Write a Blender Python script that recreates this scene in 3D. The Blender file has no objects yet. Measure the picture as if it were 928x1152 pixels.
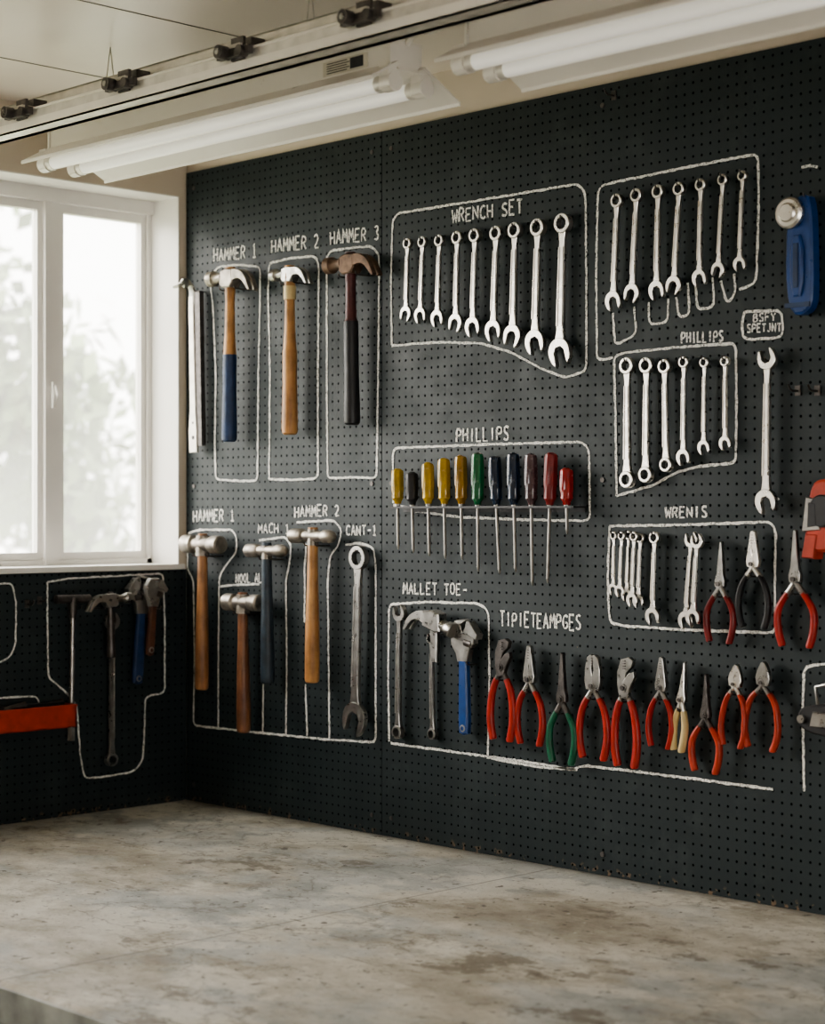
import bpy, math, random
from mathutils import Vector, Matrix
random.seed(7)
S = bpy.context.scene
# ------------------------------------------------------------------ camera (survey of the room)
F = 2090.0; YAW = math.radians(45.64)
CAM = Vector((3.557, -2.722, 0.689))
FW = Vector((-math.sin(YAW), math.cos(YAW), 0)); RT = Vector((math.cos(YAW), math.sin(YAW), 0)); UP = Vector((0, 0, 1))
cd = bpy.data.cameras.new('camera'); cam = bpy.data.objects.new('camera', cd); S.collection.objects.link(cam)
cd.sensor_fit = 'VERTICAL'; cd.sensor_height = 36; cd.sensor_width = 29; cd.lens = F/1152*36
cam.location = CAM; cam.rotation_euler = (math.pi/2, 0, YAW)
cd.clip_start = 0.05
cd.dof.use_dof = True; cd.dof.focus_distance = 3.6; cd.dof.aperture_fstop = 4.0
S.camera = cam

def ray(px, py):
    return FW + RT*((px-464)/F) + UP*((576-py)/F)
def onback(px, py, y=0.0):          # point on the back wall plane
    d = ray(px, py); t = (y-CAM.y)/d.y; return CAM + d*t
def onleft(px, py, x=0.0):          # point on the left wall plane
    d = ray(px, py); t = (x-CAM.x)/d.x; return CAM + d*t

# ------------------------------------------------------------------ materials
def new_mat(name):
    m = bpy.data.materials.new(name); m.use_nodes = True
    nt = m.node_tree; nt.nodes.clear()
    out = nt.nodes.new('ShaderNodeOutputMaterial'); b = nt.nodes.new('ShaderNodeBsdfPrincipled')
    nt.links.new(b.outputs[0], out.inputs[0])
    return m, nt, b, out
def N(nt, t, **kw):
    n = nt.nodes.new(t)
    for k, v in kw.items(): setattr(n, k, v)
    return n
def noise(nt, vec, scale, detail=4, rough=0.55, dist=0.0):
    n = N(nt, 'ShaderNodeTexNoise'); n.inputs['Scale'].default_value = scale
    n.inputs['Detail'].default_value = detail; n.inputs['Roughness'].default_value = rough; n.inputs['Distortion'].default_value = dist
    if vec is not None: nt.links.new(vec, n.inputs['Vector'])
    return n.outputs['Fac']
def ramp(nt, fac, stops):
    r = N(nt, 'ShaderNodeValToRGB'); e = r.color_ramp.elements
    while len(e) < len(stops): e.new(0.5)
    for i, (p, c) in enumerate(stops):
        e[i].position = p; e[i].color = (c[0], c[1], c[2], 1) if isinstance(c, (tuple, list)) else (c, c, c, 1)
    nt.links.new(fac, r.inputs[0]); return r.outputs[0]
def mix(nt, fac, a, b, blend='MIX'):
    m = N(nt, 'ShaderNodeMix', data_type='RGBA', blend_type=blend)
    for s, v in ((m.inputs[0], fac), (m.inputs[6], a), (m.inputs[7], b)):
        if isinstance(v, (int, float)): s.default_value = v
        elif isinstance(v, tuple): s.default_value = (v[0], v[1], v[2], 1)
        else: nt.links.new(v, s)
    return m.outputs[2]
def math_(nt, op, a, b=None):
    m = N(nt, 'ShaderNodeMath', operation=op)
    for i, v in enumerate((a, b)):
        if v is None: continue
        if isinstance(v, (int, float)): m.inputs[i].default_value = v
        else: nt.links.new(v, m.inputs[i])
    return m.outputs[0]
def bump(nt, b, h, strength=0.2, dist=0.002):
    bp = N(nt, 'ShaderNodeBump'); bp.inputs['Strength'].default_value = strength; bp.inputs['Distance'].default_value = dist
    nt.links.new(h, bp.inputs['Height']); nt.links.new(bp.outputs[0], b.inputs['Normal'])
def objco(nt): return N(nt, 'ShaderNodeTexCoord').outputs['Object']
def mapped(nt, co, sc, rot=(0, 0, 0), loc=(0, 0, 0)):
    mp = N(nt, 'ShaderNodeMapping'); nt.links.new(co, mp.inputs[0]); mp.inputs['Scale'].default_value = sc
    mp.inputs['Rotation'].default_value = rot; mp.inputs['Location'].default_value = loc; return mp.outputs[0]

def simple(name, col, rough=0.5, metal=0.0, var=0.25, scale=40, coat=0):
    m, nt, b, o = new_mat(name); co = objco(nt)
    f = noise(nt, co, scale, 5)
    dark = tuple(c*(1-var) for c in col); light = tuple(min(1, c*(1+var*0.6)) for c in col)
    c = ramp(nt, f, [(0.3, dark), (0.7, light)])
    nt.links.new(c, b.inputs['Base Color'])
    r = ramp(nt, noise(nt, co, scale*2.3, 3), [(0.3, max(0.02, rough-0.08)), (0.7, min(1, rough+0.1))])
    nt.links.new(r, b.inputs['Roughness'])
    b.inputs['Metallic'].default_value = metal
    if coat: b.inputs['Coat Weight'].default_value = coat
    return m
def woodmat(name, a, bcol):
    m, nt, b, o = new_mat(name)
    f = noise(nt, mapped(nt, objco(nt), (60, 5, 60)), 1.6, 6, 0.6)
    c = ramp(nt, f, [(0.3, a), (0.65, bcol)])
    g = noise(nt, objco(nt), 18, 4)
    c = mix(nt, ramp(nt, g, [(0.45, 0.0), (0.72, 0.65)]), c, tuple(x*0.3 for x in a))
    nt.links.new(c, b.inputs['Base Color']); b.inputs['Roughness'].default_value = 0.42
    return m
M = {}
M['chrome'] = simple('satin_chrome', (0.66, 0.63, 0.58), 0.30, 0.97, 0.12, 25)
M['steel'] = simple('worn_steel', (0.34, 0.33, 0.31), 0.32, 0.92, 0.35, 30)
M['dark'] = simple('dark_forged_steel', (0.11, 0.10, 0.095), 0.42, 0.8, 0.4, 60)
M['rust'] = simple('rusty_steel', (0.15, 0.095, 0.065), 0.55, 0.6, 0.5, 60)
M['cast'] = simple('cast_head_steel', (0.33, 0.30, 0.26), 0.40, 0.75, 0.5, 45)
M['wood'] = woodmat('hickory_handle', (0.38, 0.17, 0.055), (0.56, 0.30, 0.115))
M['wood2'] = woodmat('old_ash_handle', (0.22, 0.095, 0.04), (0.42, 0.20, 0.08))
M['wood3'] = woodmat('red_stained_handle', (0.14, 0.05, 0.025), (0.27, 0.12, 0.055))
M['brown'] = simple('dark_brown_grip', (0.09, 0.035, 0.02), 0.5, 0, 0.4)
M['bluegrip'] = simple('blue_rubber_grip', (0.015, 0.040, 0.11), 0.5, 0, 0.35)
M['navy'] = simple('navy_painted_handle', (0.022, 0.038, 0.055), 0.45, 0, 0.5)
M['blue'] = simple('blue_plastic', (0.010, 0.055, 0.21), 0.35, 0, 0.2)
M['maroon'] = simple('maroon_painted_wood', (0.085, 0.022, 0.022), 0.4, 0, 0.5)
M['black'] = simple('black_rubber', (0.014, 0.014, 0.016), 0.45, 0, 0.3)
M['red'] = simple('red_dipped_vinyl', (0.36, 0.022, 0.014), 0.36, 0, 0.25)
M['orange'] = simple('orange_red_vinyl', (0.42, 0.045, 0.020), 0.38, 0, 0.25)
M['dkred'] = simple('dark_red_vinyl', (0.19, 0.016, 0.015), 0.35, 0, 0.25)
M['green'] = simple('green_vinyl', (0.008, 0.105, 0.055), 0.35, 0, 0.25)
M['cream'] = simple('cream_vinyl', (0.62, 0.48, 0.24), 0.4, 0, 0.15)
M['yellow'] = simple('yellow_acetate', (0.42, 0.27, 0.018), 0.2, 0, 0.3, coat=0.5)
M['amber'] = simple('amber_acetate', (0.30, 0.155, 0.015), 0.2, 0, 0.3, coat=0.5)
M['greenac'] = simple('green_acetate', (0.008, 0.13, 0.045), 0.2, 0, 0.25, coat=0.5)
M['blueac'] = simple('dark_blue_acetate', (0.008, 0.022, 0.048), 0.2, 0, 0.25, coat=0.5)
M['brownac'] = simple('maroon_acetate', (0.085, 0.05, 0.055), 0.22, 0, 0.25, coat=0.5)
M['redac'] = simple('red_acetate', (0.33, 0.018, 0.015), 0.2, 0, 0.25, coat=0.5)
M['white'] = simple('white_enamel', (0.78, 0.745, 0.665), 0.35, 0, 0.05, 6)
M['winwhite'] = simple('window_vinyl', (0.80, 0.78, 0.74), 0.4, 0, 0.05, 6)
M['galv'] = simple('galvanised_steel', (0.66, 0.63, 0.57), 0.42, 0.5, 0.2, 25)
M['label'] = simple('paper_label', (0.62, 0.58, 0.48), 0.6, 0, 0.05)

def paint(name, col, scale=3):
    m, nt, b, o = new_mat(name); co = objco(nt)
    c = mix(nt, ramp(nt, noise(nt, co, scale, 5), [(0.35, 0.0), (0.75, 1.0)]), col, tuple(x*0.84 for x in col))
    nt.links.new(c, b.inputs['Base Color']); b.inputs['Roughness'].default_value = 0.55
    bump(nt, b, noise(nt, co, 180, 3), 0.12, 0.002); return m
M['wall'] = paint('cream_wall_paint', (0.66, 0.58, 0.47))
def ceiling_mat():
    m, nt, b, o = new_mat('ceiling_panels'); co = objco(nt)
    c = mix(nt, ramp(nt, noise(nt, co, 2.2, 4), [(0.35, 0.0), (0.75, 1.0)]), (0.82, 0.75, 0.675), (0.74, 0.675, 0.60))
    nt.links.new(c, b.inputs['Base Color']); b.inputs['Roughness'].default_value = 0.3
    bump(nt, b, noise(nt, co, 90, 2), 0.05, 0.002); return m
M['ceil'] = ceiling_mat()
M['seam'] = simple('dark_panel_seam', (0.20, 0.185, 0.16), 0.8)  # dark colour of the seams between ceiling panels

PITCH = 0.0192
def pegmat(name, axis):
    m, nt, b, o = new_mat(name); co = objco(nt)
    s = N(nt, 'ShaderNodeSeparateXYZ'); nt.links.new(co, s.inputs[0])
    h = s.outputs[axis]; v = s.outputs[2]
    fx = math_(nt, 'SUBTRACT', math_(nt, 'FRACT', math_(nt, 'MULTIPLY', math_(nt, 'ADD', h, 100*PITCH+0.005), 1/PITCH)), 0.5)
    fz = math_(nt, 'SUBTRACT', math_(nt, 'FRACT', math_(nt, 'MULTIPLY', v, 1/PITCH)), 0.5)
    cb = N(nt, 'ShaderNodeCombineXYZ'); nt.links.new(fx, cb.inputs[0]); nt.links.new(fz, cb.inputs[1])
    ln = N(nt, 'ShaderNodeVectorMath', operation='LENGTH'); nt.links.new(cb.outputs[0], ln.inputs[0])
    hole = ramp(nt, ln.outputs['Value'], [(0.105, 1.0), (0.145, 0.0)])
    base = mix(nt, ramp(nt, noise(nt, co, 3.2, 6), [(0.3, 0.0), (0.75, 1.0)]), (0.0125, 0.0200, 0.0225), (0.022, 0.032, 0.035))
    dust = ramp(nt, noise(nt, co, 9, 6, 0.7), [(0.52, 0.0), (0.8, 0.07)])
    base = mix(nt, dust, base, (0.31, 0.35, 0.35))
    nn = noise(nt, co, 60, 4)
    chip = math_(nt, 'MULTIPLY', ramp(nt, nn, [(0.58, 0.0), (0.62, 1.0)]), ramp(nt, v, [(0.0, 0.9), (0.012, 0.5), (0.02, 0.0)]))
    chip2 = ramp(nt, noise(nt, co, 38, 3), [(0.765, 0.0), (0.78, 0.8)])
    base = mix(nt, chip, base, (0.20, 0.13, 0.08)); base = mix(nt, chip2, base, (0.12, 0.08, 0.05))
    col = mix(nt, hole, base, (0.0012, 0.0016, 0.0016))
    nt.links.new(col, b.inputs['Base Color'])
    rr = ramp(nt, noise(nt, co, 14, 5), [(0.3, 0.45), (0.7, 0.62)])
    nt.links.new(mix(nt, hole, rr, (1, 1, 1)), b.inputs['Roughness'])
    nt.links.new(ramp(nt, hole, [(0.0, 0.34), (1.0, 0.0)]), b.inputs['Specular IOR Level'])
    hh = math_(nt, 'ADD', math_(nt, 'MULTIPLY', hole, -1.0), math_(nt, 'MULTIPLY', noise(nt, co, 150, 3), 0.12))
    bump(nt, b, hh, 0.5, 0.002)
    return m
M['pegx'] = pegmat('black_pegboard', 0); M['pegy'] = pegmat('black_pegboard_side', 1)

def chalkmat():
    m, nt, b, o = new_mat('white_chalk'); co = objco(nt)
    b.inputs['Base Color'].default_value = (0.82, 0.82, 0.78, 1); b.inputs['Roughness'].default_value = 0.9
    tr = N(nt, 'ShaderNodeBsdfTransparent'); ms = N(nt, 'ShaderNodeMixShader')
    f = ramp(nt, noise(nt, co, 330, 3, 0.6), [(0.35, 0.2), (0.49, 1.0)])
    nt.links.new(f, ms.inputs[0]); nt.links.new(tr.outputs[0], ms.inputs[1]); nt.links.new(b.outputs[0], ms.inputs[2])
    nt.links.new(ms.outputs[0], o.inputs[0]); return m
M['chalk'] = chalkmat()

def benchmat():
    m, nt, b, o = new_mat('worn_concrete_bench_top'); co = objco(nt)
    sx = N(nt, 'ShaderNodeSeparateXYZ'); nt.links.new(co, sx.inputs[0])
    w = mapped(nt, co, (1, 1.25, 1)); w2 = mapped(nt, co, (1, 1.3, 1), (0, 0, 0.4), (3.1, 1.7, 0))
    big = noise(nt, w, 1.3, 12, 0.68); med = noise(nt, w2, 4.5, 12, 0.72); fine = noise(nt, co, 85, 6, 0.75); vb = noise(nt, w2, 0.9, 5, 0.55)
    c = ramp(nt, med, [(0.36, (0.28, 0.25, 0.20)), (0.46, (0.40, 0.37, 0.305)), (0.54, (0.49, 0.46, 0.39)), (0.64, (0.60, 0.575, 0.50))])
    # thin remains of blue-grey paint
    c = mix(nt, ramp(nt, big, [(0.49, 0.0), (0.56, 0.75)]), c, mix(nt, ramp(nt, med, [(0.40, 0.0), (0.60, 1.0)]), (0.30, 0.32, 0.315), (0.46, 0.475, 0.46)))
    # pale scuffed areas
    c = mix(nt, ramp(nt, noise(nt, w, 2.3, 12, 0.72), [(0.53, 0.0), (0.58, 0.75)]), c, (0.64, 0.615, 0.54))
    # dirt
    c = mix(nt, ramp(nt, vb, [(0.52, 0.0), (0.64, 0.5)]), c, (0.18, 0.15, 0.105))
    c = mix(nt, ramp(nt, noise(nt, w2, 2.9, 12, 0.74), [(0.575, 0.0), (0.61, 0.75)]), c, (0.15, 0.125, 0.09))
    c = mix(nt, ramp(nt, noise(nt, w, 13, 9, 0.7), [(0.61, 0.0), (0.64, 0.55)]), c, (0.16, 0.135, 0.10))
    n_ = noise(nt, w, 1.2, 8, 0.6)
    c = mix(nt, ramp(nt, math_(nt, 'ABSOLUTE', math_(nt, 'SUBTRACT', n_, 0.56)), [(0.0, 0.6), (0.005, 0.0)]), c, (0.13, 0.105, 0.075))
    # grit, pits, speckles
    c = mix(nt, ramp(nt, fine, [(0.58, 0.0), (0.65, 0.75)]), c, (0.11, 0.095, 0.07))
    c = mix(nt, ramp(nt, noise(nt, co, 30, 4, 0.6), [(0.64, 0.0), (0.66, 0.85)]), c, (0.085, 0.072, 0.055))
    c = mix(nt, ramp(nt, noise(nt, co, 48, 3, 0.6), [(0.28, 0.6), (0.34, 0.0)]), c, (0.66, 0.65, 0.60))
    for rot, sc, lo in ((0.35, (4, 50, 5), 0.655), (-0.9, (6, 60, 5), 0.67), (1.4, (7, 50, 5), 0.67)):
        c = mix(nt, ramp(nt, noise(nt, mapped(nt, co, sc, (0, 0, rot)), 1.5, 4, 0.7), [(lo, 0.0), (lo+0.02, 0.8)]), c, (0.12, 0.10, 0.075))
    j = ramp(nt, math_(nt, 'ABSOLUTE', math_(nt, 'SUBTRACT', sx.outputs[0], math_(nt, 'ADD', 1.173, math_(nt, 'MULTIPLY', big, 0.008)))), [(0.0, 0.75), (0.0015, 0.5), (0.003, 0.0)])
    c = mix(nt, j, c, (0.10, 0.085, 0.065))
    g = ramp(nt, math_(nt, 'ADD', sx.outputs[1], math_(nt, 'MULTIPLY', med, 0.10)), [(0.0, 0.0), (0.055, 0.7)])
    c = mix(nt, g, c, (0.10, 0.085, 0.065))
    nt.links.new(c, b.inputs['Base Color'])
    nt.links.new(ramp(nt, med, [(0.35, 0.75), (0.65, 0.40)]), b.inputs['Roughness'])
    bump(nt, b, math_(nt, 'ADD', fine, math_(nt, 'MULTIPLY', med, 1.5)), 0.4, 0.004); return m
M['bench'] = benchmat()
M['edge'] = simple('grey_green_paint', (0.36, 0.38, 0.35), 0.55, 0, 0.45, 14)
M['floor'] = simple('concrete_floor', (0.30, 0.27, 0.24), 0.7, 0, 0.3, 4)
M['grass'] = simple('grass', (0.26, 0.29, 0.18), 0.9, 0, 0.4, 3)
M['leaf'] = simple('tree_leaves', (0.20, 0.26, 0.13), 0.7, 0, 0.45, 1.5)
M['bark'] = simple('bark', (0.16, 0.14, 0.11), 0.9, 0, 0.4, 8)
def glassmat():
    m, nt, b, o = new_mat('hazy_window_glass')
    tr = N(nt, 'ShaderNodeBsdfTransparent'); tl = N(nt, 'ShaderNodeBsdfTranslucent'); gl = N(nt, 'ShaderNodeBsdfGlossy')
    gl.inputs['Roughness'].default_value = 0.05; tl.inputs[0].default_value = (0.98, 0.98, 0.95, 1)
    f = ramp(nt, noise(nt, objco(nt), 3.0, 3), [(0.3, 0.08), (0.7, 0.18)])
    m1 = N(nt, 'ShaderNodeMixShader'); nt.links.new(f, m1.inputs[0]); nt.links.new(tr.outputs[0], m1.inputs[1]); nt.links.new(tl.outputs[0], m1.inputs[2])
    m2 = N(nt, 'ShaderNodeMixShader'); m2.inputs[0].default_value = 0.04
    nt.links.new(m1.outputs[0], m2.inputs[1]); nt.links.new(gl.outputs[0], m2.inputs[2]); nt.links.new(m2.outputs[0], o.inputs[0]); return m
M['glass'] = glassmat()
def tubemat():
    m, nt, b, o = new_mat('fluorescent_tube_glass')
    b.inputs['Base Color'].default_value = (0.92, 0.91, 0.85, 1); b.inputs['Roughness'].default_value = 0.2
    b.inputs['Emission Color'].default_value = (1, 0.97, 0.88, 1); b.inputs['Emission Strength'].default_value = 0.25  # faint glow added so the switched-off tubes look bright white
    return m
M['tube'] = tubemat()

# ------------------------------------------------------------------ mesh builder
class B:
    def __init__(s): s.v = []; s.f = []; s.m = []; s.mats = []
    def mi(s, k):
        if k not in s.mats: s.mats.append(k)
        return s.mats.index(k)
    def add(s, vs, fs, k):
        o = len(s.v); s.v += [tuple(x) for x in vs]; i = s.mi(k)
        for f in fs: s.f.append(tuple(o+a for a in f)); s.m.append(i)
    def box(s, a, b, k):
        x0, y0, z0 = (min(a[i], b[i]) for i in range(3)); x1, y1, z1 = (max(a[i], b[i]) for i in range(3))
        vs = [(x0,y0,z0),(x1,y0,z0),(x1,y1,z0),(x0,y1,z0),(x0,y0,z1),(x1,y0,z1),(x1,y1,z1),(x0,y1,z1)]
        s.add(vs, [(0,3,2,1),(4,5,6,7),(0,1,5,4),(1,2,6,5),(2,3,7,6),(3,0,4,7)], k)
    def poly(s, pts, w0, w1, k, ch=0.0012, flip=1):
        """extrude a 2D outline (u,v) from w0 to w1 with chamfered rims"""
        pts = [(p[0]*flip, p[1]) for p in pts]
        n = len(pts); ar = sum(pts[i][0]*pts[(i+1)%n][1]-pts[(i+1)%n][0]*pts[i][1] for i in range(n))
        if ar < 0: pts = pts[::-1]
        ins = []
        for i in range(n):
            p0 = Vector(pts[i-1]); p = Vector(pts[i]); p2 = Vector(pts[(i+1)%n])
            a = (p-p0); b = (p2-p)
            a = a.normalized() if a.length > 1e-9 else Vector((1, 0)); b = b.normalized() if b.length > 1e-9 else a
            nn = Vector((-a.y-b.y, a.x+b.x)); nn = nn.normalized() if nn.length > 1e-6 else Vector((-a.y, a.x))
            ins.append(p+nn*ch)
        vs = [(p[0], p[1], w0) for p in ins]+[(p[0], p[1], w0+ch) for p in pts]+[(p[0], p[1], w1-ch) for p in pts]+[(p[0], p[1], w1) for p in ins]
        fs = [tuple(range(n))[::-1], tuple(range(3*n, 4*n))]
        for r in range(3):
            for i in range(n):
                j = (i+1) % n; fs.append((r*n+i, r*n+j, (r+1)*n+j, (r+1)*n+i))
        s.add(vs, fs, k)
    def ring(s, c, ro, ri, w0, w1, k, seg=28, ch=0.001, star=0.0):
        prof = [(ri, w0), (ro-ch, w0), (ro, w0+ch), (ro, w1-ch), (ro-ch, w1), (ri, w1)]
        vs = []; fs = []; n = len(prof)
        for i in range(seg):
            a = 2*math.pi*i/seg
            for j, (r, w) in enumerate(prof):
                rr = r*(1+star*(1 if i % 2 else -1)) if j in (0, n-1) else r
                vs.append((c[0]+rr*math.cos(a), c[1]+rr*math.sin(a), w))
        for i in range(seg):
            i2 = (i+1) % seg
            for j in range(n):
                j2 = (j+1) % n; fs.append((i*n+j, i2*n+j, i2*n+j2, i*n+j2))
        s.add(vs, fs, k)
    def tube(s, path, rad, k, seg=12, up=(0, 0, 1), cap=True):
        path = [Vector(p) for p in path]; n = len(path); up = Vector(up); vs = []
        for i, p in enumerate(path):
            t = (path[min(i+1, n-1)]-path[max(i-1, 0)]).normalized()
            u = up if abs(t.dot(up)) < 0.95 else Vector((1, 0, 0))
            a = t.cross(u).normalized(); bb = a.cross(t).normalized()
            r = rad[i] if isinstance(rad, (list, tuple)) else rad
            ra, rb = r if isinstance(r, (list, tuple)) else (r, r)
            for j in range(seg):
                th = 2*math.pi*j/seg; vs.append(p+a*(ra*math.cos(th))+bb*(rb*math.sin(th)))
        fs = []
        for i in range(n-1):
            for j in range(seg):
                j2 = (j+1) % seg; fs.append((i*seg+j, i*seg+j2, (i+1)*seg+j2, (i+1)*seg+j))
        if cap: fs += [tuple(range(seg))[::-1], tuple(range((n-1)*seg, n*seg))]
        s.add(vs, fs, k)
    def hook(s, v, w=0.02, u=0.0, r=0.0016):
        s.tube([(u, v, -w+0.0006), (u, v, 0.005), (u, v+0.002, 0.009), (u, v+0.007, 0.011)], r, 'dark', 8, up=(1, 0, 0))
    def obj(s, name, mat=None, smooth=True):
        me = bpy.data.meshes.new(name); me.from_pydata(s.v, [], s.f)
        for k in s.mats: me.materials.append(M[k])
        me.polygons.foreach_set('material_index', s.m)
        me.update()
        if smooth:
            me.polygons.foreach_set('use_smooth', [True]*len(me.polygons))
            me.set_sharp_from_angle(angle=math.radians(35))
        o = bpy.data.objects.new(name, me); S.collection.objects.link(o)
        if mat is not None: o.matrix_world = mat
        return o
def smoothpath(pts, it=2, closed=False):
    pts = [Vector(p) for p in pts]
    for _ in range(it):
        q = [] if closed else [pts[0]]
        n = len(pts)
        for i in range(n if closed else n-1):
            a = pts[i]; b = pts[(i+1) % n]
            q += [a*0.75+b*0.25, a*0.25+b*0.75]
        if not closed: q.append(pts[-1])
        pts = q
    return pts
def frame(top, bot, Wn):
    V = (top-bot).normalized(); U = V.cross(Wn).normalized()
    m = Matrix.Identity(4)
    for i in range(3): m[i][0] = U[i]; m[i][1] = V[i]; m[i][2] = Wn[i]; m[i][3] = bot[i]
    return m
def place(wall, top, bot, w=0.02):
    """frame + length for a tool hanging w in front of a wall between two surveyed points"""
    if wall == 'back':
        a = onback(top[0], top[1], -w); b = onback(bot[0], bot[1], -w); n = Vector((0, -1, 0))
    else:
        a = onleft(top[0], top[1], w); b = onleft(bot[0], bot[1], w); n = Vector((1, 0, 0))
    return frame(a, b, n), (a-b).length

# ------------------------------------------------------------------ tools
def jaw_outline(c, R, ang, slot=0.52):
    """open-end spanner head opening along direction ang"""
    pts = []; al = math.asin(slot*0.98)
    for i in range(25):
        a = al+(2*math.pi-2*al)*i/24
        r = R*(1.0+0.16*math.exp(-((min(a, 2*math.pi-a)-al)/0.45)**2))
        pts.append((r*math.cos(a), r*math.sin(a)))
    s_ = slot*R
    pts += [(R*0.80, -s_*1.0), (-R*0.02, -s_*0.98), (-R*0.34, -s_*0.45), (-R*0.34, s_*0.45), (-R*0.02, s_*0.98), (R*0.80, s_*1.0)]
    ca, sa = math.cos(ang), math.sin(ang)
    return [(c[0]+x*ca-y*sa, c[1]+x*sa+y*ca) for x, y in pts]
def wrench(wall, top, bot, topk='ring', botk='jaw', mat='chrome', k=1.0, w=0.016, tilt=1, name='combination_wrench'):
    m, L = place(wall, top, bot, w); b = B(); t = 0.0036*min(1.4, L/0.25+0.3)
    Rr = 0.066*L*k; Rj = 0.090*L*k
    ends = {}
    for side, kind in (('t', topk), ('b', botk)):
        if kind == 'ring':
            c = (0, L-Rr) if side == 't' else (0, Rr)
            b.ring(c, Rr, Rr*0.64, -t*1.5, t*1.5, mat, 24, 0.0012, 0.05); ends[side] = (c[1]+(-Rr*0.85 if side == 't' else Rr*0.85))
        else:
            R = Rj if side == 'b' else Rj*0.9
            c = (0, L-R) if side == 't' else (0, R)
            ang = (math.pi/2 if side == 't' else -math.pi/2)+tilt*0.28
            b.poly(jaw_outline(c, R, ang), -t*1.2, t*1.2, mat, 0.0009); ends[side] = (c[1]+(-R*0.75 if side == 't' else R*0.75))
    v0, v1 = ends['b'], ends['t']; ws = 0.028*L*k; wt = 0.021*L*k
    sh = [(-ws*1.45, v0-0.01*L), (-ws, v0+0.07*L), (-wt, v1-0.07*L), (-wt*1.4, v1), (wt*1.4, v1), (wt, v1-0.07*L), (ws, v0+0.07*L), (ws*1.45, v0-0.01*L)]
    b.poly(sh, -t, t, mat, 0.0014)
    for sg in (-1, 1):
        b.poly([(sg*ws*0.95, v0+0.10*L), (sg*wt*0.95, v1-0.10*L), (sg*wt*0.6, v1-0.10*L), (sg*ws*0.6, v0+0.10*L)], t*0.4, t*1.35, mat, 0.0004)
    b.hook(L-Rr*0.55-0.001 if topk == 'ring' else L-Rj*1.05, w)
    return b.obj(name, m)

def claw_hammer(wall, top, bot, hw, grip, head='steel', upper='wood', split=0.5, flip=1, w=0.034, hr=0.0150, tape=None, name='claw_hammer'):
    m, L = place(wall, top, bot, w); b = B(); k = hw/0.16
    vc = L-0.022*k
    prof = [(-0.078, 0.0165), (-0.076, 0.0185), (-0.058, 0.0185), (-0.052, 0.0135), (-0.035, 0.012), (-0.022, 0.016)]
    b.tube([(flip*x*k, vc, 0) for x, r in prof], [r*k for x, r in prof], head, 16, up=(0, 0, 1))
    b.poly([(-0.024*k, vc-0.017*k), (-0.020*k, vc+0.014*k), (0.0, vc+0.019*k), (0.022*k, vc+0.016*k), (0.026*k, vc-0.012*k), (0.016*k, vc-0.026*k), (-0.014*k, vc-0.026*k)], -0.016*k, 0.016*k, head, 0.003*k, flip)
    cl_t = smoothpath([(0.020, 0.016), (0.045, 0.015), (0.070, 0.000), (0.088, -0.036)], 2)
    cl_b = smoothpath([(0.082, -0.038), (0.060, -0.013), (0.042, -0.006), (0.020, -0.012)], 2)
    for sg in (-1, 1):
        pts = [(p.x*k, vc+p.y*k) for p in cl_t]+[(p.x*k, vc+p.y*k) for p in cl_b]
        b.poly(pts, min(sg*0.002, sg*0.0155)*k, max(sg*0.002, sg*0.0155)*k, head, 0.0012, flip)
    vs = [0, 0.01, 0.03, 0.12, 0.30, 0.45, split, 0.62, 0.8, 0.93, 1.0]
    rr = [0.80, 1.05, 1.12, 1.10, 1.0, 1.02, 1.0, 0.80, 0.72, 0.85, 0.78]
    seq = sorted(zip(vs, rr))
    lo = [(v, r) for v, r in seq if v <= split]; hi = [(v, r) for v, r in seq if v >= split]
    b.tube([(0, v*L, 0) for v, r in lo], [(r*hr*1.06, r*hr*1.06) for v, r in lo], grip, 16)
    b.tube([(0, v*L, 0) for v, r in hi], [(r*hr, r*hr) for v, r in hi], upper, 16)
    if tape: b.tube([(0, L-0.075, 0), (0, L-0.045, 0)], hr*0.92, tape, 16)
    b.hook(vc-0.03*k, w, 0.028*k); b.hook(vc-0.03*k, w, -0.028*k)
    return b.obj(name, m)

def club_hammer(wall, top, bot, hw, r0, r1, mat, head='cast', w=0.036, hr=0.0150, name='ball_peen_hammer', peen=True, slant=0.0):
    m, L = place(wall, top, bot, w); b = B(); vc = L-r0; h = hw/2
    prof = [(-h, r0*0.82), (-h+0.004, r0), (-h*0.45, r0), (-h*0.36, r0*0.72), (-h*0.20, r0*0.80), (h*0.20, r0*0.80), (h*0.38, r1*0.72), (h*0.52, r1)]
    prof += ([(h*0.74, r1*1.0), (h*0.90, r1*0.78), (h*0.98, r1*0.45), (h, r1*0.05)] if peen else [(h-0.004, r1), (h, r1*0.82)])
    b.tube([(x, vc+slant*x, 0) for x, r in prof], [r for x, r in prof], head, 20)
    b.tube([(0, vc-r0*1.25, 0), (0, vc+r0*0.95, 0)], [(r0*0.78, r0*0.78), (r0*0.72, r0*0.72)], head, 16)
    vs = [0, 0.008, 0.03, 0.18, 0.40, 0.65, 0.85, 1.01]; rr = [0.8, 1.0, 1.08, 1.08, 1.0, 0.82, 0.76, 0.72]
    b.tube([(0, v*L, 0) for v in vs], [(r*hr, r*hr) for r in rr], mat, 16)
    b.hook(vc-r0*1.3, w, r0*1.1); b.hook(vc-r0*1.3, w, -r0*1.1)
    return b.obj(name, m)

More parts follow.
